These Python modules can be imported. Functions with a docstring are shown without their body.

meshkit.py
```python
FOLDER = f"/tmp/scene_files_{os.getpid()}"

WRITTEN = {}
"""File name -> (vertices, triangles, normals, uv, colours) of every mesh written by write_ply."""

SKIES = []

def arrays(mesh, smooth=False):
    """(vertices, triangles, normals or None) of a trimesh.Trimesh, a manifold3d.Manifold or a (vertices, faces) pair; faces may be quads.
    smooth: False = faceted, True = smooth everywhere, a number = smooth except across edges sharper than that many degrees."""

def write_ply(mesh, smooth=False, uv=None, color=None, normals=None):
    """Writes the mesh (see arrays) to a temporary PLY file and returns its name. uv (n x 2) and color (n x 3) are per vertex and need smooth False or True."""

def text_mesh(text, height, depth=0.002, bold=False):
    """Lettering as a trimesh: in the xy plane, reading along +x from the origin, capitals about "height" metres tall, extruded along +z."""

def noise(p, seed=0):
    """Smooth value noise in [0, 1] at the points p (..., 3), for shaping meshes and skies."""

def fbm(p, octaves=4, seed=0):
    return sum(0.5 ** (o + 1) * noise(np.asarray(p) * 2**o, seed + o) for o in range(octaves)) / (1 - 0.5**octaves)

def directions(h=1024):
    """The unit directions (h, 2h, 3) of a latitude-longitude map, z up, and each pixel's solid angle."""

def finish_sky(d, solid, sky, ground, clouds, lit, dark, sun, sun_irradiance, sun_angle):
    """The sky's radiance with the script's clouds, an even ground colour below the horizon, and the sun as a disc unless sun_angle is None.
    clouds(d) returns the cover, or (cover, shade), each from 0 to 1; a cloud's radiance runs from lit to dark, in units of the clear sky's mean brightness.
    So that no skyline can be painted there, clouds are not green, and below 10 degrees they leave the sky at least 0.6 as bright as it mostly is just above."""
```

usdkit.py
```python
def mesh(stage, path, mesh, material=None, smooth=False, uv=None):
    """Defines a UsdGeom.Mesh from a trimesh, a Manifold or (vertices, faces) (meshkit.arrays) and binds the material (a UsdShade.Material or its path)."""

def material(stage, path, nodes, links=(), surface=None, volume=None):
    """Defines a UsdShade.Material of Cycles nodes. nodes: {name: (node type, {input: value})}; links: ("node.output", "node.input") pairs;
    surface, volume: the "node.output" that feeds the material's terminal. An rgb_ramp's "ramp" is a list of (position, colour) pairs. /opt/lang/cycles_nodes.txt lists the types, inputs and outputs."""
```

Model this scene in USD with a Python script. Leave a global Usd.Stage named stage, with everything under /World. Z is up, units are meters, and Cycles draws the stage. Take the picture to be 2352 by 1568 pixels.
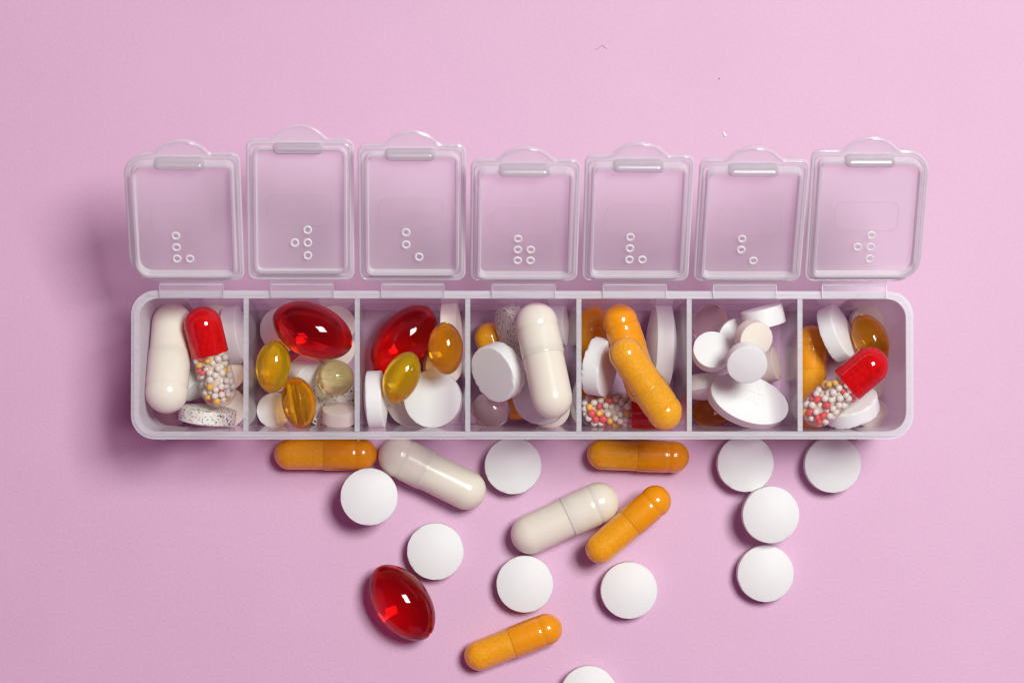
import math, random
import numpy as np, trimesh, mapbox_earcut, manifold3d as m3
from shapely.geometry import Polygon, Point, box as sbox
import usdkit, meshkit
from pxr import Usd, UsdGeom, UsdLux, UsdShade, Gf, Sdf, Vt

stage = Usd.Stage.CreateInMemory()
UsdGeom.SetStageUpAxis(stage, UsdGeom.Tokens.z)
UsdGeom.SetStageMetersPerUnit(stage, 1.0)
UsdGeom.Xform.Define(stage, '/World'); UsdGeom.Scope.Define(stage, '/World/Looks')
MM = 0.001

# ------------------------------------------------------------------ camera, lamp, fill, exposure
CAM = np.array([-16.0, -14.0, 600.0])                    # millimetres, table top is z = 0
fwd = -CAM / np.linalg.norm(CAM)
rgt = np.cross(fwd, [0, 1, 0]); rgt /= np.linalg.norm(rgt)
upv = np.cross(rgt, fwd)
SPAN = 208.5                                              # width of the picture on the table, mm
DIST = np.linalg.norm(CAM)
FPX = DIST * 2352 / SPAN
cam = UsdGeom.Camera.Define(stage, '/World/camera')
M = np.eye(4); M[0, :3], M[1, :3], M[2, :3], M[3, :3] = rgt, upv, -fwd, CAM * MM
cam.AddTransformOp().Set(Gf.Matrix4d(M.tolist()))
cam.CreateHorizontalApertureAttr(36.0); cam.CreateVerticalApertureAttr(36.0 * 682 / 1024)
cam.CreateFocalLengthAttr(36.0 * DIST / SPAN)
cam.CreateClippingRangeAttr((0.01, 50.0))
cam.CreateFStopAttr(16.0); cam.CreateFocusDistanceAttr((DIST - 12) * MM)
cam.CreateExposureAttr(0.0)

lamp = UsdLux.RectLight.Define(stage, '/World/softbox_lamp')
lamp.CreateWidthAttr(0.33); lamp.CreateHeightAttr(0.33)
lamp.CreateIntensityAttr(35.5); lamp.CreateColorAttr(Gf.Vec3f(0.955, 0.985, 0.945))
LP = np.array([340.0, 240.0, 1000.0])
lz = LP / np.linalg.norm(LP); lx = np.cross([-.35, 1, 0], lz); lx /= np.linalg.norm(lx); ly = np.cross(lz, lx)
M = np.eye(4); M[0, :3], M[1, :3], M[2, :3], M[3, :3] = lx, ly, lz, LP * MM
lamp.AddTransformOp().Set(Gf.Matrix4d(M.tolist()))

def fill_lamp(name, pos, size, power):
    l = UsdLux.RectLight.Define(stage, '/World/' + name)
    l.CreateWidthAttr(size); l.CreateHeightAttr(size * .7); l.CreateIntensityAttr(power); l.CreateColorAttr(Gf.Vec3f(1.0, .34, .72))
    z = np.array(pos, float); z /= np.linalg.norm(z); x = np.cross([0, 0, 1], z); x /= np.linalg.norm(x); y = np.cross(z, x)
    m = np.eye(4); m[0, :3], m[1, :3], m[2, :3], m[3, :3] = x, y, z, np.array(pos) * MM
    l.AddTransformOp().Set(Gf.Matrix4d(m.tolist()))


FILL = .50
fill_lamp('fill_lamp', (-1150, -275, 340), .9, FILL)
fill_lamp('fill_lamp_001', (275, -1150, 340), .9, FILL)
fill_lamp('fill_lamp_002', (830, 830, 340), .9, FILL)

dome = UsdLux.DomeLight.Define(stage, '/World/room_fill')
fill = usdkit.material(stage, '/World/Looks/room_fill', {'b': ('background_shader', {'color': (0.125, 0.038, 0.092), 'strength': 1.0})}, surface='b.background')
UsdShade.MaterialBindingAPI.Apply(dome.GetPrim()).Bind(fill)


def at(px, py, z=0.0):
    """The point at height z (mm) that stands behind a point of the 2352 x 1568 picture."""
    d = fwd + rgt * ((px - 1176) / FPX) - upv * ((py - 784) / FPX)
    return CAM + d * ((z - CAM[2]) / d[2])


# ------------------------------------------------------------------ materials
def mat(name, nodes, links, surface):
    return usdkit.material(stage, '/World/Looks/' + name, nodes, links, surface=surface)


def plain(name, color, rough=0.5, spec=0.5, sss=0.0, bump=None, mottle=None, coat=0.0):
    """Opaque stuff: optional fine bump (scale, strength) and colour mottling (scale, second colour, lo, hi)."""
    n = {'p': ('principled_bsdf', {'base_color': color, 'roughness': rough, 'specular_ior_level': spec, 'coat_weight': coat})}
    l = []
    if sss:
        n['p'][1].update(subsurface_weight=sss, subsurface_radius=(1, .8, .6), subsurface_scale=0.0006)
    if bump or mottle:
        n['tc'] = ('texture_coordinate', {})
    if mottle:
        sc, c2, lo, hi = mottle
        n['mn'] = ('noise_texture', {'scale': sc, 'detail': 5, 'roughness': .65})
        n['mr'] = ('rgb_ramp', {'ramp': [(0, color), (lo, color), (hi, c2), (1, c2)]})
        l += [('tc.object', 'mn.vector'), ('mn.fac', 'mr.fac'), ('mr.color', 'p.base_color')]
    if bump:
        n['bn'] = ('noise_texture', {'scale': bump[0], 'detail': 3})
        n['bu'] = ('bump', {'strength': bump[1], 'distance': 0.0003})
        l += [('tc.object', 'bn.vector'), ('bn.fac', 'bu.height'), ('bu.normal', 'p.normal')]
    return mat(name, n, l, 'p.BSDF')


paper = mat('pink_paper', {
    'tc': ('texture_coordinate', {}),
    'n1': ('noise_texture', {'scale': 1600, 'detail': 4, 'roughness': .7}),
    'n2': ('noise_texture', {'scale': 60, 'detail': 3}),
    'm1': ('rgb_ramp', {'ramp': [(0, (.48, .175, .37)), (.38, (.565, .245, .457)), (.62, (.61, .285, .502)), (1, (.695, .365, .59))]}),
    'b': ('bump', {'strength': .15, 'distance': .0002}),
    'mx': ('mix_float', {'fac': .22}),
    'p': ('principled_bsdf', {'roughness': .72, 'specular_ior_level': .5, 'ior': 3.35}),
}, [('tc.object', 'n1.vector'), ('tc.object', 'n2.vector'), ('n1.fac', 'mx.a'), ('n2.fac', 'mx.b'), ('mx.result', 'm1.fac'), ('m1.color', 'p.base_color'),
    ('n1.fac', 'b.height'), ('b.normal', 'p.normal')], 'p.BSDF')


def plastic(name, ramp, streak=False, rough=.18, tint=(.985, .975, .99), spec=.04, gain=1.0, white=(.74, .725, .75), leak=.30):
    """Frosted clear polypropylene: milkier where the eye looks along it. ramp: (facing, milkiness)."""
    n = {'lw': ('layer_weight', {'blend': .5}),
         'mf': ('rgb_ramp', {'ramp': [(a, (b, b, b)) for a, b in ramp]}),
         'rf': ('rgb_ramp', {'ramp': [(0, (spec,) * 3), (.5, (spec * 1.3,) * 3), (.75, (.10,) * 3), (.9, (.22,) * 3), (1, (.8,) * 3)]}),
         't': ('transparent_bsdf', {'color': tint}),
         'd': ('diffuse_bsdf', {'color': white}),
         'tr': ('translucent_bsdf', {'color': white}),
         'g': ('glossy_bsdf', {'color': (1, 1, 1), 'roughness': rough}),
         'geo': ('geometry', {}), 'nm': ('mix_vector', {'fac': .45, 'b': (0, 0, 1)}),
         'milk': ('mix_closure', {'fac': leak}), 'body': ('mix_closure', {}), 'all': ('mix_closure', {})}
    l = [('lw.facing', 'mf.fac'), ('lw.facing', 'rf.fac'), ('geo.normal', 'nm.a'), ('nm.result', 'd.normal'), ('d.BSDF', 'milk.closure1'), ('tr.BSDF', 'milk.closure2'),
         ('t.BSDF', 'body.closure1'), ('milk.closure', 'body.closure2'), ('body.closure', 'all.closure1'), ('g.BSDF', 'all.closure2'), ('rf.color', 'all.fac')]
    if streak:
        n['tc'] = ('texture_coordinate', {})
        n['mp'] = ('mapping', {'scale': (120, 2600, 2600)})
        n['ns'] = ('noise_texture', {'scale': 1.0, 'detail': 4, 'roughness': .7})
        n['sr'] = ('rgb_ramp', {'ramp': [(0, (-.10 * gain,) * 3), (.42, (-.06 * gain,) * 3), (.6, (.12 * gain,) * 3), (.75, (.3 * gain,) * 3), (1, (.3 * gain,) * 3)]})
        n['ad'] = ('math', {'math_type': 'add', 'use_clamp': True})
        l += [('tc.object', 'mp.vector'), ('mp.vector', 'ns.vector'), ('ns.fac', 'sr.fac'), ('sr.color', 'ad.value1'), ('mf.color', 'ad.value2'), ('ad.value', 'body.fac')]
    else:
        l += [('mf.color', 'body.fac')]
    return mat(name, n, l, 'all.closure')


clear_pp = plastic('clear_plastic', [(0, .10), (.3, .13), (.6, .24), (.8, .42), (1, .75)])
lid_pp = plastic('lid_plastic', [(0, .15), (.17, .165), (.3, .32), (.6, .5), (.8, .62), (1, .8)], white=(.92, .93, .935))
outline_pp = plastic('outline_plastic', [(0, .10), (.4, .24), (1, .5)])
ridge_pp = plastic('ridge_plastic', [(0, .15), (.3, .32), (.6, .55), (1, .8)], rough=.12, white=(.88, .90, .90))
milky_pp = plastic('milky_plastic', [(0, .28), (.5, .42), (1, .75)], rough=.3, spec=.09)
dot_pp = plastic('dot_plastic', [(0, .72), (.5, .88), (1, .95)], rough=.12, white=(.95, .95, .95))
edge_pp = plastic('edge_plastic', [(0, .14), (.3, .30), (.6, .55), (1, .85)], rough=.15, white=(.92, .915, .93))
flange_pp = plastic('flange_plastic', [(0, .20), (.2, .24), (.5, .35), (1, .6)], rough=.15, white=(.92, .93, .935))
floor_pp = plastic('floor_plastic', [(0, .02), (.5, .08), (1, .4)], rough=.6, spec=.02)
rim_pp = plastic('rim_plastic', [(0, .40), (.5, .48), (1, .80)], streak=True, rough=.4, spec=.03, gain=.9, white=(.85, .88, .90))
strap_pp = plastic('strap_plastic', [(0, .09), (.5, .25), (1, .8)], streak=True, rough=.45, spec=.02, gain=.5)
wall_pp = plastic('wall_plastic', [(0, .08), (.4, .14), (.6, .40), (.75, .58), (.9, .60), (1, .60)], rough=.10, tint=(.975, .91, .965), leak=.15)
side_pp = plastic('side_plastic', [(0, .05), (.5, .08), (.8, .15), (1, .26)], rough=.10, tint=(.98, .93, .972))
divider_pp = plastic('divider_plastic', [(0, .04), (.5, .06), (.8, .11), (1, .22)], rough=.08, tint=(.985, .95, .98))

tablet_white = plain('tablet_white', (.80, .825, .80), rough=.55, spec=.4, sss=.12, bump=(2600, .10))
tablet_cream = plain('tablet_cream', (.80, .74, .64), rough=.6, spec=.35, sss=.12, bump=(2600, .12), mottle=(1500, (.70, .60, .45), .62, .74))
tablet_speckled = mat('tablet_speckled', {
    'tc': ('texture_coordinate', {}), 'mp': ('mapping', {'scale': (1, 1, 1.7)}),
    'n': ('noise_texture', {'scale': 1900, 'detail': 2.5, 'roughness': .6, 'distortion': .6}),
    'n2': ('noise_texture', {'scale': 620, 'detail': 2}),
    'r': ('rgb_ramp', {'ramp': [(0, (.80, .78, .73)), (.57, (.78, .77, .71)), (.615, (.30, .29, .24)), (.65, (.04, .05, .035)), (1, (.03, .035, .03))]}),
    'r2': ('rgb_ramp', {'ramp': [(0, (1, 1, 1)), (.5, (1, 1, 1)), (.75, (.86, .80, .72)), (1, (.86, .80, .72))]}),
    'mx': ('mix', {'mix_type': 'multiply', 'fac': 1}),
    'b': ('bump', {'strength': .15, 'distance': .0003}),
    'p': ('principled_bsdf', {'roughness': .6, 'specular_ior_level': .35})},
    [('tc.object', 'mp.vector'), ('mp.vector', 'n.vector'), ('tc.object', 'n2.vector'), ('n.fac', 'r.fac'), ('n2.fac', 'r2.fac'), ('r.color', 'mx.color1'), ('r2.color', 'mx.color2'),
     ('mx.color', 'p.base_color'), ('n.fac', 'b.height'), ('b.normal', 'p.normal')], 'p.BSDF')
capsule_white = plain('capsule_white', (.80, .765, .64), rough=.22, spec=.5, sss=.15, bump=(500, .04))
capsule_white_cap = plain('capsule_white_cap', (.80, .77, .65), rough=.20, spec=.5, sss=.15, bump=(500, .04))


def gelatin(name, c1, c2, sc, lo, hi, bump):
    return mat(name, {
        'ge': ('geometry', {}), 'mp': ('mapping', {'scale': (.95, 1.05, 1.05)}),
        'n': ('noise_texture', {'scale': sc, 'detail': 6, 'roughness': .7}),
        'r': ('rgb_ramp', {'ramp': [(0, c1), (lo, c1), (hi, c2), (1, c2)]}),
        'b': ('bump', {'strength': bump, 'distance': .0003}),
        'p': ('principled_bsdf', {'roughness': .42, 'specular_ior_level': .15, 'subsurface_weight': .1, 'subsurface_radius': (1, .4, .1), 'subsurface_scale': .0008,
                                  'coat_weight': 1.0, 'coat_roughness': .06, 'coat_ior': 1.5})},
        [('ge.position', 'mp.vector'), ('mp.vector', 'n.vector'), ('n.fac', 'r.fac'), ('r.color', 'p.base_color'), ('n.fac', 'b.height'), ('b.normal', 'p.normal')], 'p.BSDF')


orange_body = gelatin('capsule_orange_body', (.86, .335, .001), (.89, .47, .035), 1700, .44, .74, .2)
orange_cap = gelatin('capsule_orange_cap', (.86, .315, .001), (.87, .39, .015), 900, .55, .8, .05)
orange_grain = gelatin('capsule_orange_grain', (.82, .335, .002), (.89, .50, .05), 2600, .42, .72, .3)
orange_deep = gelatin('capsule_orange_deep', (.82, .285, .001), (.85, .38, .02), 700, .50, .8, .08)


def gel(name, color, body, bodyfac, rough=.03):
    """A clear soft gel: refracting, with a little cloudy body."""
    return mat(name, {
        'g': ('principled_bsdf', {'base_color': color, 'roughness': rough, 'ior': 1.42, 'transmission_weight': 1.0}),
        's': ('principled_bsdf', {'base_color': body, 'roughness': .1, 'subsurface_weight': 1.0, 'subsurface_radius': (.8, .8, .8), 'subsurface_scale': .0008, 'specular_ior_level': .5}),
        'm': ('mix_closure', {'fac': bodyfac})},
        [('g.BSDF', 'm.closure1'), ('s.BSDF', 'm.closure2')], 'm.closure')


gel_red = gel('gel_red', (.82, .008, .006), (.86, .004, .004), .06)
gel_amber = gel('gel_amber', (1.0, .53, .015), (.95, .44, .006), .14)
gel_yellow = gel('gel_yellow', (1.0, .64, .016), (1.0, .62, .008), .24)
gel_pale = gel('gel_pale', (1.0, .93, .50), (.95, .84, .36), .25)
gel_brown = gel('gel_brown', (.92, .38, .015), (.70, .26, .01), .2)


def shell(name, color, rough=.04, milk=0.0, body=(.8, .8, .8)):
    """A thin clear capsule wall."""
    return mat(name, {
        'lw': ('layer_weight', {'blend': .5}),
        'rf': ('rgb_ramp', {'ramp': [(0, (.05,) * 3), (.5, (.07,) * 3), (.8, (.16,) * 3), (.93, (.4,) * 3), (1, (.9,) * 3)]}),
        't': ('transparent_bsdf', {'color': color}), 'd': ('diffuse_bsdf', {'color': body}), 'g': ('glossy_bsdf', {'color': (1, 1, 1), 'roughness': rough}),
        'mf': ('rgb_ramp', {'ramp': [(0, (milk,) * 3), (.5, (milk + .03,) * 3), (.8, (milk + .14,) * 3), (1, (min(1, milk + .5),) * 3)]}),
        'b': ('mix_closure', {}), 'a': ('mix_closure', {})},
        [('lw.facing', 'rf.fac'), ('lw.facing', 'mf.fac'), ('mf.color', 'b.fac'), ('t.BSDF', 'b.closure1'), ('d.BSDF', 'b.closure2'), ('b.closure', 'a.closure1'), ('g.BSDF', 'a.closure2'), ('rf.color', 'a.fac')], 'a.closure')


shell_clear = shell('shell_clear', (.97, .95, .92), milk=.05)
shell_red = shell('shell_red', (.90, .010, .010), milk=.48, body=(.84, .008, .007))
gel_rose = gel('gel_rose', (1.0, .84, .87), (.94, .60, .60), .13)
gel_red_deep = gel('gel_red_deep', (.68, .006, .005), (.70, .003, .003), .05)
bead_white = plain('bead_white', (.86, .82, .76), rough=.35, sss=.1)
bead_core = plain('bead_core', (.74, .62, .52), rough=.6)
bead_red = plain('bead_red', (.82, .06, .07), rough=.35)
bead_yellow = plain('bead_yellow', (.88, .52, .05), rough=.35)
fibre_mat = plain('dust_fibre', (.45, .22, .32), rough=.8)
hair_mat = plain('dust_hair', (.58, .26, .42), rough=.8)
lint_mat = plain('dust_lint', (.85, .85, .84), rough=.8)

# ------------------------------------------------------------------ helpers that define prims
used = {}


def free(parent, name):
    k = used.get((parent, name), -1) + 1
    used[(parent, name)] = k
    return f'{parent}/{name}' + (f'_{k:03d}' if k else '')


def thing(name, label, cat, R=np.eye(3), T=(0, 0, 0), group=None):
    x = UsdGeom.Xform.Define(stage, free('/World', name))
    M = np.eye(4); M[:3, :3] = np.asarray(R).T; M[3, :3] = np.asarray(T) * MM
    x.AddTransformOp().Set(Gf.Matrix4d(M.tolist()))
    p = x.GetPrim(); tag(p, label, cat, group)
    return p


def tag(p, label=None, cat=None, group=None, kind=None):
    for k, v in (('label', label), ('category', cat), ('group', group), ('kind', kind)):
        if v: p.SetCustomDataByKey(k, v)


def arr(mesh):
    if isinstance(mesh, tuple): return np.asarray(mesh[0], float), np.asarray(mesh[1])
    if hasattr(mesh, 'to_mesh'):
        m = mesh.to_mesh(); return np.array(m.vert_properties[:, :3], float), np.array(m.tri_verts)
    return np.array(mesh.vertices), np.array(mesh.faces)


def part(name, mesh, material, parent, smooth=40, label=None):
    v, f = arr(mesh)
    p = usdkit.mesh(stage, free(str(parent.GetPath()), name), (v * MM, f), material, smooth=smooth).GetPrim()
    if label: tag(p, label)
    return p


def rot(axis, deg):
    a = math.radians(deg); c, s = math.cos(a), math.sin(a)
    return np.array({'x': [[1, 0, 0], [0, c, -s], [0, s, c]], 'y': [[c, 0, s], [0, 1, 0], [-s, 0, c]], 'z': [[c, -s, 0], [s, c, 0], [0, 0, 1]]}[axis])


# ------------------------------------------------------------------ mesh helpers (millimetres)
def lathe(profile, seg=72, axis='z', close=True):
    """Turns (radius, height) rows, bottom to top, about an axis. close: end rows of radius 0 become poles."""
    prof = np.asarray(profile, float); a = np.linspace(0, 2 * np.pi, seg, endpoint=False)
    v, rows = [], []
    for r, h in prof:
        if r < 1e-9: rows.append([len(v)]); v.append([0, 0, h])
        else:
            rows.append(list(range(len(v), len(v) + seg))); v += [[r * math.cos(t), r * math.sin(t), h] for t in a]
    f = []
    for A, B in zip(rows[:-1], rows[1:]):
        for i in range(seg):
            j = (i + 1) % seg
            if len(A) == 1 and len(B) == 1: continue
            if len(A) == 1: f.append([A[0], B[j], B[i]])
            elif len(B) == 1: f.append([A[i], A[j], B[0]])
            else: f += [[A[i], A[j], B[j]], [A[i], B[j], B[i]]]
    v = np.array(v)
    if axis == 'x': v = v[:, [2, 0, 1]]
    return v, np.array(f)


def outline(poly, step=.35):
    """A shapely polygon's outer ring resampled, anticlockwise, with outward normals."""
    ring = poly.exterior; n = max(24, int(ring.length / step))
    p = np.array([ring.interpolate(i / n, normalized=True).coords[0] for i in range(n)])
    if Polygon(p).exterior.is_ccw is False: p = p[::-1]
    t = np.roll(p, -1, 0) - np.roll(p, 1, 0); t /= np.linalg.norm(t, axis=1, keepdims=True)
    return p, np.stack([t[:, 1], -t[:, 0]], 1)


def loft(poly, rows, step=.35):
    """Plate: rows of (outward offset, height) from bottom to top, capped."""
    p, n = outline(poly, step); k = len(p)
    v = np.vstack([np.c_[p + n * o, np.full(k, h)] for o, h in rows]); f = []
    for r in range(len(rows) - 1):
        a = np.arange(k) + r * k; b = np.roll(np.arange(k), -1) + r * k
        f += np.c_[a, b, b + k].tolist() + np.c_[a, b + k, a + k].tolist()
    for r, flip in ((0, True), (len(rows) - 1, False)):
        q = v[r * k:(r + 1) * k, :2]
        t = mapbox_earcut.triangulate_float64(np.ascontiguousarray(q), np.array([k], np.uint32)).reshape(-1, 3).astype(int)
        a2 = (q[t[:, 1], 0] - q[t[:, 0], 0]) * (q[t[:, 2], 1] - q[t[:, 0], 1]) - (q[t[:, 1], 1] - q[t[:, 0], 1]) * (q[t[:, 2], 0] - q[t[:, 0], 0])
        t[a2 < 0] = t[a2 < 0][:, ::-1]
        f += ((t[:, ::-1] if flip else t) + r * k).tolist()
    return v, np.array(f)


def ring(poly, section, step=.35):
    """Closed bead along an outline; section = closed loop of (outward offset, height), anticlockwise seen along the path."""
    p, n = outline(poly, step); k, s = len(p), len(section)
    v = np.vstack([np.c_[p + n * o, np.full(k, h)] for o, h in section]); f = []
    for r in range(s):
        q = (r + 1) % s; a = np.arange(k); b = np.roll(a, -1)
        f += np.c_[a + r * k, b + r * k, b + q * k].tolist() + np.c_[a + r * k, b + q * k, a + q * k].tolist()
    return v, np.array(f)


def rrect(x0, y0, x1, y1, r):
    """Rounded rectangle; r = one radius or four (x0y0, x1y0, x1y1, x0y1)."""
    r = [r] * 4 if np.ndim(r) == 0 else r
    pts = []
    for (cx, cy, a0), q in zip([(x0 + r[0], y0 + r[0], 180), (x1 - r[1], y0 + r[1], 270), (x1 - r[2], y1 - r[2], 0), (x0 + r[3], y1 - r[3], 90)], r):
        for a in np.radians(np.linspace(a0, a0 + 90, 17)): pts.append((cx + q * math.cos(a), cy + q * math.sin(a)))
    return Polygon(pts)


def blk(x0, x1, y0, y1, z0, z1):
    b = trimesh.creation.box((x1 - x0, y1 - y0, z1 - z0)); b.apply_translation(((x0 + x1) / 2, (y0 + y1) / 2, (z0 + z1) / 2)); return b


def pill_block(L, W, H, b=.5):
    """A bar with round ends and rounded top edges."""
    return loft(rrect(-L / 2, -W / 2, L / 2, W / 2, W / 2 - .01), [(-.05, 0), (0, .1), (0, H - b), (-b * .35, H - b * .4), (-b * .75, H - .08), (-b * 1.15, H)], .2)


# ------------------------------------------------------------------ setting: the sheet of pink paper
g = np.linspace(-700, 700, 29); X, Y = np.meshgrid(g, g, indexing='ij')
v = np.c_[X.ravel(), Y.ravel(), 0 * X.ravel()]
idx = np.arange(29 * 29).reshape(29, 29)
f = np.vstack([np.c_[idx[:-1, :-1].ravel(), idx[1:, :-1].ravel(), idx[1:, 1:].ravel()], np.c_[idx[:-1, :-1].ravel(), idx[1:, 1:].ravel(), idx[:-1, 1:].ravel()]])
tbl = usdkit.mesh(stage, '/World/ground', (v * MM, f), paper).GetPrim()
tag(tbl, 'smooth pale pink paper sheet under everything', 'paper', kind='structure')

# ------------------------------------------------------------------ the pill organizer
ZR = 27.0
bx0, bx1 = at(302, 840, ZR)[0], at(2098, 840, ZR)[0]
by1, by0 = at(1200, 669, ZR)[1], at(1200, 1007, ZR)[1]
org = thing('pill_organizer', 'long translucent seven-compartment pill organizer with all its lids open', 'pill organizer')
DRAFT, WALL = 1.3, 1.35
rad = 4.6


def slab(inset_b, inset_t, z0, z1, r=rad):
    pts = []
    for ins, z in ((inset_b, z0), (inset_t, z1)):
        p, _ = outline(rrect(bx0 + ins, by0 + ins, bx1 - ins, by1 - ins, max(.6, r - ins * .6)), 1.0)
        pts.append(np.c_[p, np.full(len(p), z)])
    return m3.Manifold.hull_points(np.vstack(pts))


def ins_at(z): return DRAFT * (1 - z / ZR)


outer_m, inner_m = slab(DRAFT, ins_at(25.9), .06, 25.9), slab(WALL + DRAFT + .1, WALL + ins_at(26.0), 1.25, 26.0)
wall_m = outer_m - inner_m - slab(WALL + DRAFT + .13, WALL + DRAFT + .1, -.5, 1.3)
mid_m = m3.Manifold.cube((bx1 - bx0 - 20, 200, 80)).translate((bx0 + 10, -100, -20))
part('box_wall', wall_m ^ mid_m, side_pp, org, 30)
for sgn in (0, 1):
    end = m3.Manifold.cube((60, 200, 80)).translate((bx0 - 50.004 if sgn == 0 else bx1 - 9.996, -100, -20))
    part('end_wall', wall_m ^ end, wall_pp, org, 30)
part('box_floor', slab(WALL + DRAFT + .16, WALL + DRAFT + .13, .06, 1.25), floor_pp, org, 30)
rim_m = (slab(-.12, -.12, 25.93, 26.55) + slab(.38, .42, 26.4, ZR)) - slab(WALL + ins_at(25.9), WALL + .05, 25.5, ZR + .5)
part('rim', rim_m, rim_pp, org, 30)
DIV = [at(x, 840, ZR)[0] for x in (565, 820.5, 1074.5, 1330, 1583.5, 1838)]
HT = .46
for dx in DIV:
    yi0, yi1 = by0 + WALL, by1 - WALL
    pts = []
    for z, t, e in ((1.27, HT + .55, DRAFT + .14), (26.35, HT, .09)):
        for sx in (-1, 1):
            for y in (yi0 + e, yi1 - e): pts.append((dx + sx * t, y, z))
    d = part('divider', m3.Manifold.hull_points(np.array(pts)), divider_pp, org, False)
    part('top_edge', blk(dx - HT - .02, dx + HT + .02, yi0 + .09, yi1 - .09, 26.38, 26.92), rim_pp, d, False)
CAV = [(a + (WALL if i == 0 else HT) , b - (WALL if i == 6 else HT)) for i, (a, b) in enumerate(zip([bx0] + DIV, DIV + [bx1]))]
CY0, CY1 = by0 + WALL, by1 - WALL

YH = at(1200, 655, ZR)[1]                                  # the live hinges
LIDS = [(300, 562, 32, (5.2, 1.7, 1.7, 4.8), (367, 513), [(0, 0), (1, 0), (0, 1), (0, 2)], -.55),
        (569, 814, 13, 1.7, (622, 766), [(1, 0), (0, 1), (1, 1), (1, 2)], .1),
        (824, 1069, 22.5, 1.7, (876, 1020), [(1, 0), (0, 1), (0, 2)], .1),
        (1079, 1325, 36.5, 1.7, (1130, 1275), [(0, 0), (1, 0), (0, 1), (1, 1), (0, 2)], 0),
        (1335, 1580, 33, 1.7, (1385, 1530), [(0, 0), (1, 0), (0, 1), (0, 2)], 0),
        (1590, 1836, 36, 1.7, (1638, 1783), [(1, 0), (0, 1), (0, 2)], -.2),
        (1845, 2112, 28, (1.7, 5.2, 4.8, 1.7), (1888, 2035), [(1, 0), (0, 1), (1, 1), (1, 2)], -.1)]
LL = 27.65


def lidmesh(m, R, T):
    v, f = arr(m)
    return v @ R.T + T, f


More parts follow.
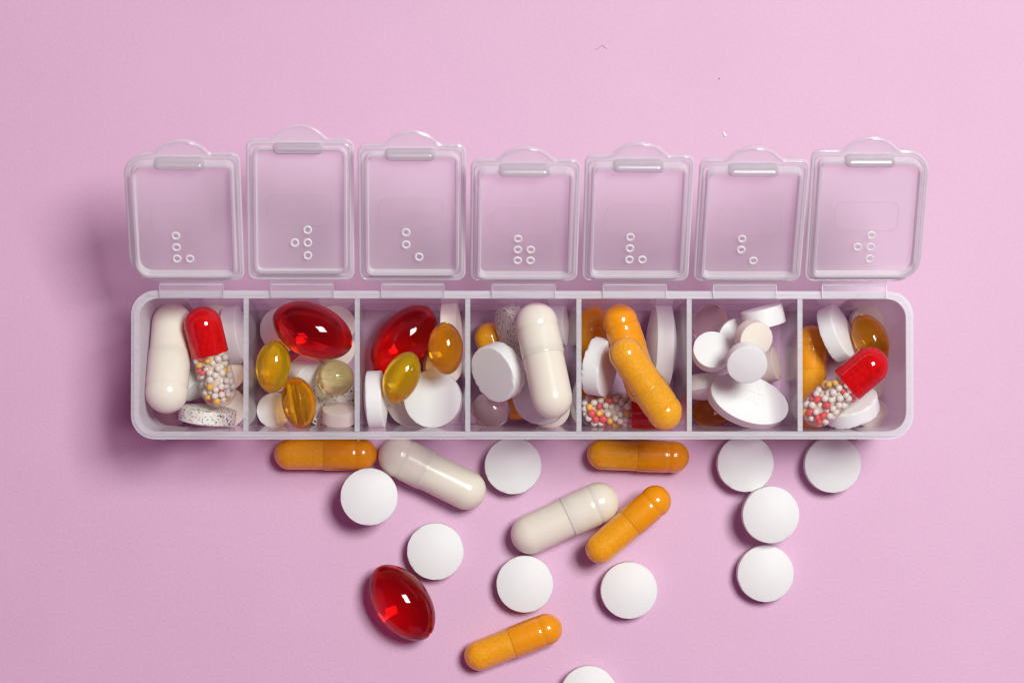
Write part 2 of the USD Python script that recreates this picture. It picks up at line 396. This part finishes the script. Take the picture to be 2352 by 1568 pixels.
for i, (xa, xb, th, r, (sa, sb), dots, off) in enumerate(LIDS):
    x0, x1 = at(xa, 640, ZR)[0], at(xb, 640, ZR)[0]; xc, W = (x0 + x1) / 2, x1 - x0
    R = rot('x', th); T = np.array([xc, YH, ZR + .2]); v0 = .9
    body = rrect(-W / 2, v0, W / 2, v0 + LL, r)
    tab = Point(0, v0 + LL - 3.6).buffer(6.3, 64).intersection(sbox(-20, v0 + LL - 3, 20, v0 + LL + 9))
    tab = tab.intersection(sbox(-6, 0, 6, 99))
    poly = body.union(tab).buffer(1.8, 24).buffer(-1.8, 24)
    lid = part('lid', lidmesh(loft(poly, [(-.30, -.95), (-.06, -.80), (0, -.5), (0, -.28), (-.10, -.10), (-.34, 0)]), R, T), lid_pp, org, 50)
    rr = [q * .55 for q in r] if np.ndim(r) else 1.3
    rin = rrect(-W / 2 + 1.75, v0 + 2.0, W / 2 - 1.75, v0 + LL - 1.9, rr)
    part('sealing_ring', lidmesh(ring(rin, [(.46, -.06), (.40, 1.5), (.26, 1.85), (-.14, 1.85), (-.30, 1.5), (-.36, -.06)]), R, T), ridge_pp, lid, 50)
    step_o = rrect(-W / 2 + .75, v0 + .95, W / 2 - .75, v0 + LL - .9, [max(.8, q * .8) for q in r] if np.ndim(r) else 1.4)
    part('rebate_step', lidmesh(ring(step_o, [(.16, -.05), (.08, .26), (-.06, .30), (-.20, -.05)]), R, T), ridge_pp, lid, 50)
    bar = arr(pill_block(W - 4.2, .55, .45, .2))
    part('hinge_rib', lidmesh((bar[0] + [0, v0 + 1.45 - .45, -.03], bar[1]), R, T), ridge_pp, lid, 50)
    part('edge', lidmesh(ring(poly.buffer(-.42), [(.40, -.30), (.30, .10), (.12, .22), (-.06, .12), (-.12, -.04)]), R, T), edge_pp, lid, 60)
    part('flange', lidmesh(ring(step_o, [(.45, .03), (.45, .10), (-.15, .10), (-.15, .03)]), R, T), flange_pp, lid, False)
    sn = arr(pill_block(9.6, 2.1, 2.7, .95))
    part('snap_bar', lidmesh((sn[0] + [-.3, v0 + LL - 1.75, -.04], sn[1]), R, T), milky_pp, lid, 60)
    lab = rrect(-6.1, v0 + 10.9, 6.1, v0 + 16.9, 1.6)
    part('label_outline', lidmesh(ring(lab, [(.10, -.03), (.05, .07), (-.05, .07), (-.10, -.03)]), R, T), outline_pp, lid, 50)
    for c, q in dots:
        a = np.linspace(0, 2 * np.pi, 25)[:-1]
        circ = Polygon([(off + (-1.25 if c == 0 else 1.25) + .68 * math.cos(t), v0 + 4.9 + 2.5 * q + .68 * math.sin(t)) for t in a])
        part('braille_dot', lidmesh(ring(circ, [(.18, -.04), (.14, .22), (0, .30), (-.14, .22), (-.20, -.04)], .17), R, T), dot_pp, lid, 60)
    h0, h1 = at(sa, 656, ZR)[0], at(sb, 656, ZR)[0]
    yr = at(1200, 684, ZR)[1]
    flat = arr(blk(h0, h1, yr, YH - .02, ZR + .02, ZR + .42))
    st = part('hinge_strap', flat, strap_pp, org, False)
    flap = arr(blk(h0 - xc, h1 - xc, .10, v0 + .12, -.42, -.02))
    part('strap_flap', lidmesh(flap, R, T), strap_pp, st, False)
    cr = arr(pill_block(h1 - h0 - .2, .30, .34, .12))
    part('crease', (cr[0] + [(h0 + h1) / 2, YH + .06, ZR + .16], cr[1]), rim_pp, st, 50)
    for hx in (h0, h1):
        part('strap_edge', blk(hx - .06, hx + .06, yr + .02, YH + .05, ZR + .0, ZR + .50), milky_pp, st, False)

# ------------------------------------------------------------------ pill shapes
rng = np.random.default_rng(7)


def tablet_mesh(D, band, dome, seed, chip=.06, ell=1.0, seg=96):
    """Round (or oval) tablet: straight band, bevelled edge, two convex faces, crumbly edges."""
    R = D / 2; prof = [(0, -band / 2 - dome)]
    Rs = (R * R * .93 + dome * dome) / (2 * dome); land = R * .965
    up = []
    for t in np.linspace(.06, 1, 18):
        rr = land * t; up.append((rr, band / 2 + dome - (Rs - math.sqrt(max(Rs * Rs - rr * rr, 0)))))
    e = up[-1][1]
    up = [(r, h + (band / 2 + .05 - e) * (r / land) ** 6) for r, h in up]
    up += [(R * .988, band / 2 + .03), (R, band / 2 - .07)]
    side = [(R, z) for z in np.linspace(band / 2 - .3, 0, 4)]
    half = up + side
    prof = [(0, -band / 2 - dome)] + [(r, -h) for r, h in half[:-1]] + [(half[-1][0], 0)] + [(r, h) for r, h in half[:-1]][::-1] + [(0, band / 2 + dome)]
    v, f = lathe(prof, seg)
    rad_ = np.hypot(v[:, 0], v[:, 1]); near = np.exp(-((rad_ - R) / .28) ** 2) * np.exp(-((np.abs(v[:, 2]) - band / 2) / .22) ** 2)
    n1 = meshkit.fbm(v * 1.6 + seed * 17.3, 4, seed); n2 = meshkit.noise(v * .45 + seed * 5.1, seed + 3)
    cut = near * np.clip(n1 - .42, 0, 1) * chip * 10 * (0.25 + 1.1 * np.clip(n2 - .3, 0, 1))
    v[:, :2] *= (1 - cut / np.maximum(rad_, .1))[:, None]; v[:, 2] -= np.sign(v[:, 2]) * cut * .7
    v[:, 0] *= ell
    return v, f


def capsule_profile(r, half, n=14):
    """Quarter round end: (radius, x) from the side to the pole at +half."""
    return [(r * math.cos(t), half - r * 1.02 + r * 1.02 * math.sin(t)) for t in np.linspace(0, np.pi / 2, n)]


def capsule_meshes(L, D, seam, groove=True, thin=False):
    """(body, cap): local +x end is the cap; seam = where the cap's edge lies along x."""
    rc, rb, h = D / 2, D / 2 * .952, L / 2
    end = capsule_profile(rb, h); body = [(a, -b) for a, b in end[::-1]]
    body += [(rb, x) for x in np.linspace(body[-1][1] + .4, seam + 1.0, 8)]
    if not thin: body += [(0, seam + 1.2)]
    body[0] = (0, body[0][1])
    cap = [] if thin else [(0, seam + 1.35), (rb * .98 , seam + 1.3), (rb + .03, seam + .05)]
    cap += [(rc - .05, seam), (rc, seam + .07)]
    e = capsule_profile(rc, h); xs = np.linspace(seam + .3, e[0][1] - .05, 26)
    gx = e[0][1] - .9
    for x in xs: cap.append((rc - (.13 * math.exp(-((x - gx) / .35) ** 2) if groove else 0), x))
    cap += e; cap[-1] = (0, cap[-1][1])
    return lathe(body, 72, 'x'), lathe(cap, 72, 'x')


def softgel_mesh(L, D, point=.56, seam=True):
    a, R = L / 2, D / 2; n, seg = 90, 150
    ts = np.linspace(0, np.pi, n); prof = [(R * math.sin(t) ** (2 * point), -a * math.cos(t)) for t in ts]
    prof[0] = (0, -a); prof[-1] = (0, a)
    v, f = lathe(prof, seg, 'x')
    if seam:
        rr = np.hypot(v[:, 1], v[:, 2]) + 1e-6
        k = .08 * np.exp(-(v[:, 1] / .17) ** 2) * np.clip(rr / R * 2, 0, 1)
        v[:, 1:] *= (1 + k / rr)[:, None]
    return v, f


def pack_beads(L, D, n, r, seed):
    """Grains filling a capsule: pushed apart until they hardly overlap."""
    g = np.random.default_rng(seed); R = D / 2 - r - .18; hl = L / 2 - D / 2 - .05
    p = np.c_[g.uniform(-hl - R * .8, hl + R * .8, n), g.normal(0, R * .7, n), g.normal(0, R * .7, n)]
    rs = r * g.uniform(.86, 1.08, n)
    for _ in range(160):
        d = p[:, None] - p[None]; dist = np.linalg.norm(d, axis=2) + np.eye(n) * 9; o = np.clip(rs[:, None] + rs[None] - dist, 0, None)
        p = p + (d / dist[..., None] * o[..., None]).sum(1) * .32
        c = np.c_[np.clip(p[:, 0], -hl, hl), np.zeros((n, 2))]; q = p - c; ql = np.linalg.norm(q, axis=1, keepdims=True)
        p = c + q * np.minimum(1, (R + r - rs)[:, None] / np.maximum(ql, 1e-6))
    return p, rs


# kinds: (bounding mesh for resting, builder)
def b_tablet(m, mt):
    def build(prim): part('tablet_core', m, mt, prim, 35)
    return build


SEED = [0]


def K_tab(D=11.5, band=3.0, dome=.85, m=None, chip=.05, ell=1.0):
    SEED[0] += 1
    mesh = tablet_mesh(D, band, dome, SEED[0], chip, ell)
    return 'tablet', mesh, [('tablet_core', mesh, m or tablet_white, 35)]


def K_cap(L, D, seam, mb, mc, groove=True):
    b, c = capsule_meshes(L, D, seam, groove)
    return 'capsule', (np.vstack([b[0], c[0]]), None), [('body', b, mb, 40), ('cap', c, mc, 40)]


def K_white(seam=1.5): return K_cap(23.4, 8.45, seam, capsule_white, capsule_white_cap)
def K_orange(seam=1.0, deep=False, D=6.5, grain=False): return K_cap(20.8, D, seam, orange_grain if grain else orange_body, orange_grain if grain else orange_deep if deep else orange_cap)
def K_gel(L, D, m, point=.55, seam=True):
    mesh = softgel_mesh(L, D, point, seam)
    return 'softgel', mesh, [('gel_body', mesh, m, True)]


def K_grain(seed, L=20.4, D=7.5, seam=.6):
    b, c = capsule_meshes(L, D, seam, False, True)
    parts = [('clear_body', b, shell_clear, 40), ('red_cap', c, shell_red, 40)]
    p, rs = pack_beads(L, D, 205, .71, seed); g = np.random.default_rng(seed + 50)
    ico = trimesh.creation.icosphere(2); iv, jf = np.array(ico.vertices), np.array(ico.faces)
    for k in range(len(p)):
        u = g.random(); mt = bead_white if u < .70 else bead_red if u < .85 else bead_yellow
        s = np.array([1, 1, 1]) if mt is bead_white else 1 + g.uniform(-.2, .3, 3) * [1, .5, .5]
        parts.append(('bead', (iv * rs[k] * s + p[k], jf), mt, True))
    core = [(a * .52, x * .90) for a, x in capsule_profile(D / 2, L / 2)]; core[-1] = (0, core[-1][1])
    core = [(a, -x) for a, x in core[::-1]] + core
    parts.append(('filling', lathe(core, 40, 'x'), bead_core, 40))
    return 'grain_capsule', (np.vstack([b[0], c[0]]), None), parts


def letters_tablet():
    """The oval tablet with letters pressed into its upper face."""
    v, f = tablet_mesh(9.9, 3.0, .85, 99, .03, 1.66, 160)
    base = m3.Manifold(m3.Mesh(np.asarray(v, np.float32), np.asarray(f, np.uint32)))
    if base.is_empty(): raise ValueError('tablet not closed')
    cut = m3.Manifold()
    for s, dy in (('R', -.3), ('P', 3.1)):
        t = meshkit.text_mesh(s, 4.0, 6.0)
        t = m3.Manifold(m3.Mesh(np.asarray(t.vertices, np.float32), np.asarray(t.faces, np.uint32)))
        b = t.bounding_box(); t = t.translate((-(b[0] + b[3]) / 2, -(b[1] + b[4]) / 2, 0))
        cut += t.rotate((0, 0, -90)).translate((.6, dy, .2))
    res = base - (cut - base.translate((0, 0, -.11)))
    m = res.to_mesh(); return np.array(m.vert_properties[:, :3], float), np.array(m.tri_verts)


def K_letters():
    mesh = letters_tablet()
    return 'tablet', mesh, [('tablet_core', mesh, tablet_white, 25)]


# ------------------------------------------------------------------ putting pills down
CELL = .3; GX0, GY0 = -110.0, -85.0; GN = (int(220 / CELL), int(170 / CELL))
height = np.zeros(GN)
ix0, ix1 = int((bx0 - GX0) / CELL), int((bx1 - GX0) / CELL); iy0, iy1 = int((by0 - GY0) / CELL), int((by1 - GY0) / CELL)
height[ix0:ix1, iy0:iy1] = 1.25


def surface_points(v):
    h = trimesh.convex.convex_hull(v)
    p, _ = trimesh.sample.sample_surface(h, 14000, seed=3)
    return np.vstack([p, h.vertices])


def lay(K, px, py, R, comp, label, name, cat, group=None, zguess=6.0, lift=0.0, zfix=None):
    kind, hullm, parts = K
    pts = surface_points(hullm[0]) @ R.T
    z = zguess
    for _ in range(3):
        c = at(px, py, z)[:2]
        lo, hi = pts[:, :2].min(0) + c, pts[:, :2].max(0) + c
        if comp is not None:
            zb = ins_at(z) * .4
            X0, X1 = CAV[comp]; X0 += .25 + (zb if comp == 0 else .15); X1 -= .25 + (zb if comp == 6 else .15)
            for k, (A, B) in enumerate(((X0, X1), (CY0 + zb + .2, CY1 - zb - .2))):
                if hi[k] - lo[k] > B - A: c[k] += (A + B) / 2 - (lo[k] + hi[k]) / 2
                elif lo[k] < A: c[k] += A - lo[k]
                elif hi[k] > B: c[k] -= hi[k] - B
        ii = np.clip(((pts[:, :2] + c - [GX0, GY0]) / CELL).astype(int), 0, np.array(GN) - 1)
        rest = (height[ii[:, 0], ii[:, 1]] - pts[:, 2]).max() + .02
        z = rest if zfix is None else zfix
    z += lift
    np.maximum.at(height, (ii[:, 0], ii[:, 1]), pts[:, 2] + z)
    T = np.array([c[0], c[1], z])
    kindname = {'tablet': 'tablets', 'capsule': 'capsules', 'grain_capsule': 'beaded capsules', 'softgel': 'softgels'}[name]
    group = group or kindname + (' spilled on the pink paper' if comp is None else ' inside the pill organizer')
    prim = thing(name, label, cat, R, T, group)
    for n, m, mt, sm in parts: part(n, m, mt, prim, sm)
    LOG.append((name, comp, round(z, 1), round(float(pts[:, 2].max() + z), 1)))
    return prim


LOG = []


def axis_R(a, p=0, roll=0): return rot('z', a) @ rot('y', -p) @ rot('x', roll)
def norm_R(t, d=0, spin=0): return rot('z', d) @ rot('y', t) @ rot('z', spin)


def tab(comp, px, py, t, d, label, K=None, name='tablet', spin=None, **kw):
    K = K or K_tab()
    return lay(K, px, py, norm_R(t, d, rng.uniform(0, 360) if spin is None else spin), comp, label, name, 'tablet', **kw)


def cap(comp, K, px, py, a, p, label, name='capsule', roll=0, **kw):
    return lay(K, px, py, axis_R(a, p, roll), comp, label, name, 'capsule', **kw)


def softgel(comp, K, px, py, a, p, label, roll=0, **kw):
    return lay(K, px, py, axis_R(a, p, roll), comp, label, 'softgel', 'softgel', **kw)


# --- on the paper below the box
cap(None, K_orange(-.3, True), 748, 1043, 0, 0, 'orange capsule lying flat half under the front rim, left of the white capsule', zguess=3)
cap(None, K_white(1.2), 993, 1086, 153.7, 0, 'white capsule lying slanted against the box front beside an orange capsule', zguess=4, roll=40)
cap(None, K_orange(-.2, True), 1466, 1046, -2, 0, 'orange capsule lying flat half under the front rim, between two white tablets', zguess=3)
cap(None, K_white(.6), 1298, 1190, 24.5, 0, 'white capsule with a ringed end touching the orange capsule on open paper', zguess=4)
cap(None, K_orange(.6), 1443, 1204, 40.5, 0, 'orange capsule slanting up against the end of a white capsule', zguess=3, roll=90)
cap(None, K_orange(-.3), 1179, 1474, 21, 0, 'orange capsule lying alone nearest the bottom edge of the picture', zguess=3, roll=200)
for px, py, lb in ((848, 1140, 'round white tablet touching the slanted white capsule and the orange one beside it'),
                   (1178, 1069, 'round white tablet tucked under the front rim right of the slanted white capsule'),
                   (1000, 1265, 'round white tablet lying above the red softgel on the paper'),
                   (1205, 1340, 'round white tablet just below the end of the ringed white capsule'),
                   (1444, 1354, 'round white tablet below the slanting orange capsule, touching nothing'),
                   (1711, 1064, 'round white tablet under the front rim that touches the tablet below it'),
                   (1911, 1066, 'round white tablet farthest right under the front rim, standing apart'),
                   (1769, 1181, 'middle round white tablet of the row of three going down from the box'),
                   (1757, 1316, 'lowest round white tablet of the row of three going down from the box'),
                   (1352, 1592, 'round white tablet cut off by the bottom edge of the picture')):
    tab(None, px, py, 0, 0, lb, zguess=2)
softgel(None, K_gel(17.4, 11.0, gel_red_deep, .535), 924, 1383, -54, 0, 'large clear red softgel lying on the pink paper in front of the box', zguess=5, roll=75)

# --- compartment 1 (from the left)
WS = lambda D=7.7, band=2.9, dome=.55, m=None: K_tab(D, band, dome, m, .03)
softgel(0, K_gel(7.4, 7.2, gel_rose, .5), 384, 956, 0, 0, 'clear pinkish round softgel under the white capsule in the leftmost compartment')
tab(0, 520, 937, 4, 0, 'cream tablet lying on the floor in the near right corner of the leftmost compartment', WS(8.2, 2.6, .5, tablet_cream))
tab(0, 507, 728, 62, 250, 'cream tablet behind the red end of the grain capsule in the leftmost compartment', WS(7.8, 2.9, .5, tablet_cream))
tab(0, 522, 857, 20, 0, 'small cream tablet at the divider, beside the clear end of the leftmost grain capsule', WS(6.6, 2.6, .5, tablet_cream))
tab(0, 450, 880, 68, 305, 'small white tablet wedged between the white capsule and the leftmost grain capsule', WS(7.4, 3.0, .5))
cap(0, K_white(-1.0), 389, 812, -92, 25, 'large white capsule standing along the left wall of the leftmost compartment')
tab(0, 543, 769, 82, 8, 'white tablet standing on edge against the divider in the leftmost compartment', K_tab(), zfix=7.6)
tab(0, 476, 953, 83, 84, 'grey speckled tablet leaning on edge at the front of the leftmost compartment', K_tab(11.5, 2.6, .85, tablet_speckled), zfix=10.0)
cap(0, K_grain(11), 484, 820, 103, 8, 'red and clear capsule full of beads in the leftmost compartment', 'grain_capsule')

# --- compartment 2
tab(1, 772, 925, 2, 0, 'speckled tablet lying flat under the pale yellow ball in the second compartment', K_tab(11.3, 3.0, .7, tablet_speckled))
tab(1, 650, 757, 18, 200, 'white tablet partly hidden at the left end of the red softgel in the second compartment', WS(9.0))
tab(1, 786, 735, 25, 60, 'cream tablet in the far right corner behind the red softgel, second compartment', WS(8.0, 2.8, .5, tablet_cream))
tab(1, 772, 800, 10, 0, 'cream tablet under the near side of the red softgel in the second compartment', WS(7.8, 2.8, .5, tablet_cream))
tab(1, 628, 858, 8, 0, 'white tablet beneath the bright yellow softgel in the second compartment', WS(7.4))
tab(1, 631, 944, 6, 230, 'white tablet lying flat in the near left corner of the second compartment', WS(7.0))
tab(1, 703, 852, 55, 310, 'small white tablet tilted in the middle of the second compartment', WS(6.6, 3.2, .6))
tab(1, 780, 962, 66, 88, 'small pale speckled tablet on edge in the near right corner of the second compartment', WS(6.6, 2.8, .55, tablet_cream))
softgel(1, K_gel(10.6, 6.8, gel_amber), 686, 931, 100, 8, 'amber softgel at the front of the second compartment, its seam upward', roll=12)
softgel(1, K_gel(10.6, 6.9, gel_yellow), 628, 841, 84, 8, 'bright yellow softgel at the left divider of the second compartment', roll=70)
softgel(1, K_gel(7.5, 7.3, gel_pale, .5), 769, 868, 0, 0, 'pale yellow round softgel at the right divider of the second compartment')
softgel(1, K_gel(16.6, 10.6, gel_red, .535), 718, 759, -23, 0, 'large red softgel lying across the back of the second compartment', roll=20)

# --- compartment 3
tab(2, 952, 926, 5, 190, 'lower white tablet under the round one at the front of the third compartment', K_tab())
tab(2, 1020, 842, 12, 0, 'cream tablet under the amber softgel at the right of the third compartment', WS(7.6, 2.8, .5, tablet_cream))
tab(2, 1036, 752, 84, 3, 'cream tablet standing on edge in the far right corner of the third compartment', K_tab(11.2, 3.0, .7, tablet_cream))
softgel(2, K_gel(17.0, 10.6, gel_red, .53), 926, 776, 50, 4, 'large red softgel lying at the back left of the third compartment', roll=80)
tab(2, 863, 923, 86, 3, 'white tablet standing on edge at the left divider of the third compartment', K_tab())
tab(2, 1002, 921, 8, 150, 'topmost white tablet lying face up at the front of the third compartment', K_tab())
softgel(2, K_gel(10.4, 6.8, gel_amber), 1026, 800, 93, 6, 'amber softgel at the right divider of the third compartment', roll=80)
softgel(2, K_gel(11.0, 6.9, gel_yellow), 922, 867, 66, 12, 'golden softgel resting on the red one in the third compartment', roll=30)

# --- compartment 4
cap(3, K_orange(1.0), 1156, 852, -68, 0, 'orange capsule lying underneath the white tablets in the fourth compartment')
tab(3, 1277, 950, 6, 0, 'cream tablet on the floor in the near right corner of the fourth compartment', WS(8.0, 2.6, .5, tablet_cream))
tab(3, 1291, 749, 80, 2, 'white tablet standing on edge in the far right corner of the fourth compartment', WS(8.2, 3.0, .6))
softgel(3, K_gel(7.7, 7.5, gel_rose, .5), 1129, 944, 0, 0, 'clear pinkish ball in the near left corner of the fourth compartment')
tab(3, 1183, 765, 70, 200, 'grey speckled tablet on edge behind the white capsule in the fourth compartment', K_tab(11.4, 3.0, .8, tablet_speckled))
tab(3, 1247, 907, 22, 200, 'white tablet under the near end of the white capsule in the fourth compartment', K_tab())
tab(3, 1140, 854, 50, 205, 'white tablet tilted with a dimpled face at the left of the fourth compartment', K_tab(11.6, 3.3, .2, None, .13))
cap(3, K_white(.8), 1250, 827, 101, -13, 'large white capsule lying on top in the fourth compartment', roll=10)

# --- compartment 5
cap(4, K_orange(.5), 1365, 815, 91, 0, 'orange capsule lying along the left divider of the fifth compartment')
cap(4, K_grain(23), 1438, 949, 0, 4, 'red and clear capsule of beads lying at the front of the fifth compartment', 'grain_capsule')
tab(4, 1525, 793, 83, 178, 'large oval white tablet standing on edge at the right of the fifth compartment', K_tab(9.9, 3.4, 1.3, None, .03, 1.66), spin=90)
cap(4, K_orange(1.0, False, 7.0), 1450, 813, 109, 4, 'orange capsule between two others in the middle of the fifth compartment')
tab(4, 1368, 842, 68, 350, 'chipped white tablet leaning on the left divider of the fifth compartment', K_tab(11.6, 3.4, .5, None, .13), zfix=15)
cap(4, K_orange(.6, False, 7.1, True), 1483, 890, -55.5, -9, 'speckled orange capsule lying on top in the fifth compartment', roll=60)

# --- compartment 6
softgel(5, K_gel(8.6, 6.6, gel_brown), 1636, 950, 8, 0, 'brown amber softgel on the floor in the near left corner of the sixth compartment')
tab(5, 1611, 888, 72, 270, 'white tablet on edge at the left divider of the sixth compartment, above the brown softgel', WS(7.6, 3.2, .5))
softgel(5, K_gel(8.2, 7.3, gel_rose, .5), 1630, 738, 45, 10, 'clear rose softgel in the far left corner of the sixth compartment', zfix=10.0)
tab(5, 1696, 782, 8, 0, 'large cream tablet lying under the others in the sixth compartment', WS(9.0, 2.9, .6, tablet_white))
tab(5, 1753, 728, 84, 104, 'white tablet on edge at the back wall of the sixth compartment', WS(8.4, 3.6, .3))
tab(5, 1784, 838, 70, 10, 'cream tablet on edge at the right of the sixth compartment', WS(6.9, 3.3, .6, tablet_cream))
tab(5, 1731, 776, 24, 320, 'cream tablet with a yellow spot near the middle of the sixth compartment', WS(6.9, 2.8, .45, tablet_cream))
tab(5, 1717, 925, 22, 55, 'large oval white tablet with pressed letters in the sixth compartment', K_letters(), spin=-72)
tab(5, 1635, 808, 20, 85, 'bright white tablet lying at the left divider of the sixth compartment', WS(7.7, 2.7, .25))
tab(5, 1715, 832, 26, 268, 'white tablet resting on the oval one in the sixth compartment', WS(7.9, 2.6, .4))

# --- compartment 7
cap(6, K_orange(1.5), 1863, 866, 90, 0, 'orange capsule lying along the left divider of the rightmost compartment')
tab(6, 2004, 736, 6, 0, 'small cream tablet in the far right corner of the rightmost compartment', WS(7.0, 2.6, .5, tablet_cream))
tab(6, 2003, 878, 10, 0, 'cream tablet on the floor under the red cap end in the rightmost compartment', WS(8.4, 2.6, .5, tablet_cream))
tab(6, 2004, 953, 58, 75, 'cream tablet in the near right corner of the rightmost compartment', WS(7.6, 2.8, .5, tablet_cream))
tab(6, 1921, 762, 66, 22, 'white tablet leaning on edge at the back of the rightmost compartment', K_tab(11.4, 3.1, .6, None, .12))
tab(6, 1953, 945, 62, 108, 'white tablet leaning at the front of the rightmost compartment under the grain capsule', K_tab(11.5, 3.1, .5, None, .12))
softgel(6, K_gel(10.8, 7.0, gel_amber), 2005, 778, -64, 8, 'amber softgel at the right wall of the rightmost compartment', roll=70)
cap(6, K_grain(37), 1929, 889, 40.6, 6, 'red and clear capsule of beads lying on top in the rightmost compartment', 'grain_capsule')

# --- specks on the paper
def curve_tube(pts, r):
    pts = np.asarray(pts, float); v, f = [], []
    for i, p in enumerate(pts):
        for k in range(6):
            a = k * np.pi / 3; v.append(p + [0, r * math.cos(a), r * math.sin(a)])
        if i:
            for k in range(6):
                a, b = (i - 1) * 6 + k, (i - 1) * 6 + (k + 1) % 6; f += [[a, b, b + 6], [a, b + 6, a + 6]]
    return np.array(v), np.array(f)


c = at(1383, 110); d = thing('fibre', 'tiny crooked fibre lying on the paper near the top edge', 'dust', T=(c[0], c[1], .09))
part('strand', curve_tube([(-1.4, -.35, 0), (-.9, -.25, 0), (-.3, .3, .1), (.1, .5, .1), (.5, .05, 0), (1.0, -.2, 0)], .045), hair_mat, d, True)
c = at(1664, 309); d = thing('lint', 'tiny white fleck of lint lying on the paper above the lids', 'dust', R=rot('z', -60), T=(c[0], c[1], .03))
ic = trimesh.creation.icosphere(2); part('fleck', (np.array(ic.vertices) * [.62, .27, .12] + [0, 0, .1], np.array(ic.faces)), lint_mat, d, True)
c = at(1652, 181); d = thing('speck', 'tiny dark speck lying on the paper near the top right', 'dust', T=(c[0], c[1], .02))
part('grain', (np.array(ic.vertices) * [.17, .15, .1] + [0, 0, .08], np.array(ic.faces)), fibre_mat, d, True)
g = np.random.default_rng(5); vs, fs, k = [], [], 0
ic1 = trimesh.creation.icosphere(1)
for q in range(34):
    x, y = (g.uniform(700, 2000), g.uniform(1060, 1540)) if q < 22 else (g.uniform(60, 2300), g.uniform(60, 1540))
    c = at(x, y); r = g.uniform(.05, .13)
    vs.append(np.array(ic1.vertices) * [r, r * g.uniform(.6, 1), r * .6] + [c[0], c[1], r * .5]); fs.append(np.array(ic1.faces) + k); k += len(ic1.vertices)
p = usdkit.mesh(stage, '/World/pill_dust', (np.vstack(vs) * MM, np.vstack(fs)), lint_mat, smooth=True).GetPrim()
tag(p, 'scattered white crumbs of tablet dust on the pink paper', 'dust', kind='stuff')
for bx, up in ((377, 0), (824, 0), (1012, 0), (1213, 0), (1716, 0), (1975, 0), (345, 1)):
    b0 = at(bx, 1007 if not up else 676, ZR - .6); q = g.uniform(.3, .9)
    part('burr', curve_tube([b0 + [0, .15, 0], b0 + [.15 * q, -.25 * q, .05], b0 + [-.35 * q, -.55 * q, .1]] if not up else [b0, b0 + [-.2, .3, 0], b0 + [-.1, .55, .1]], .045), dot_pp, org, True)
for row in LOG:
    if row[1] is not None: print(*row)
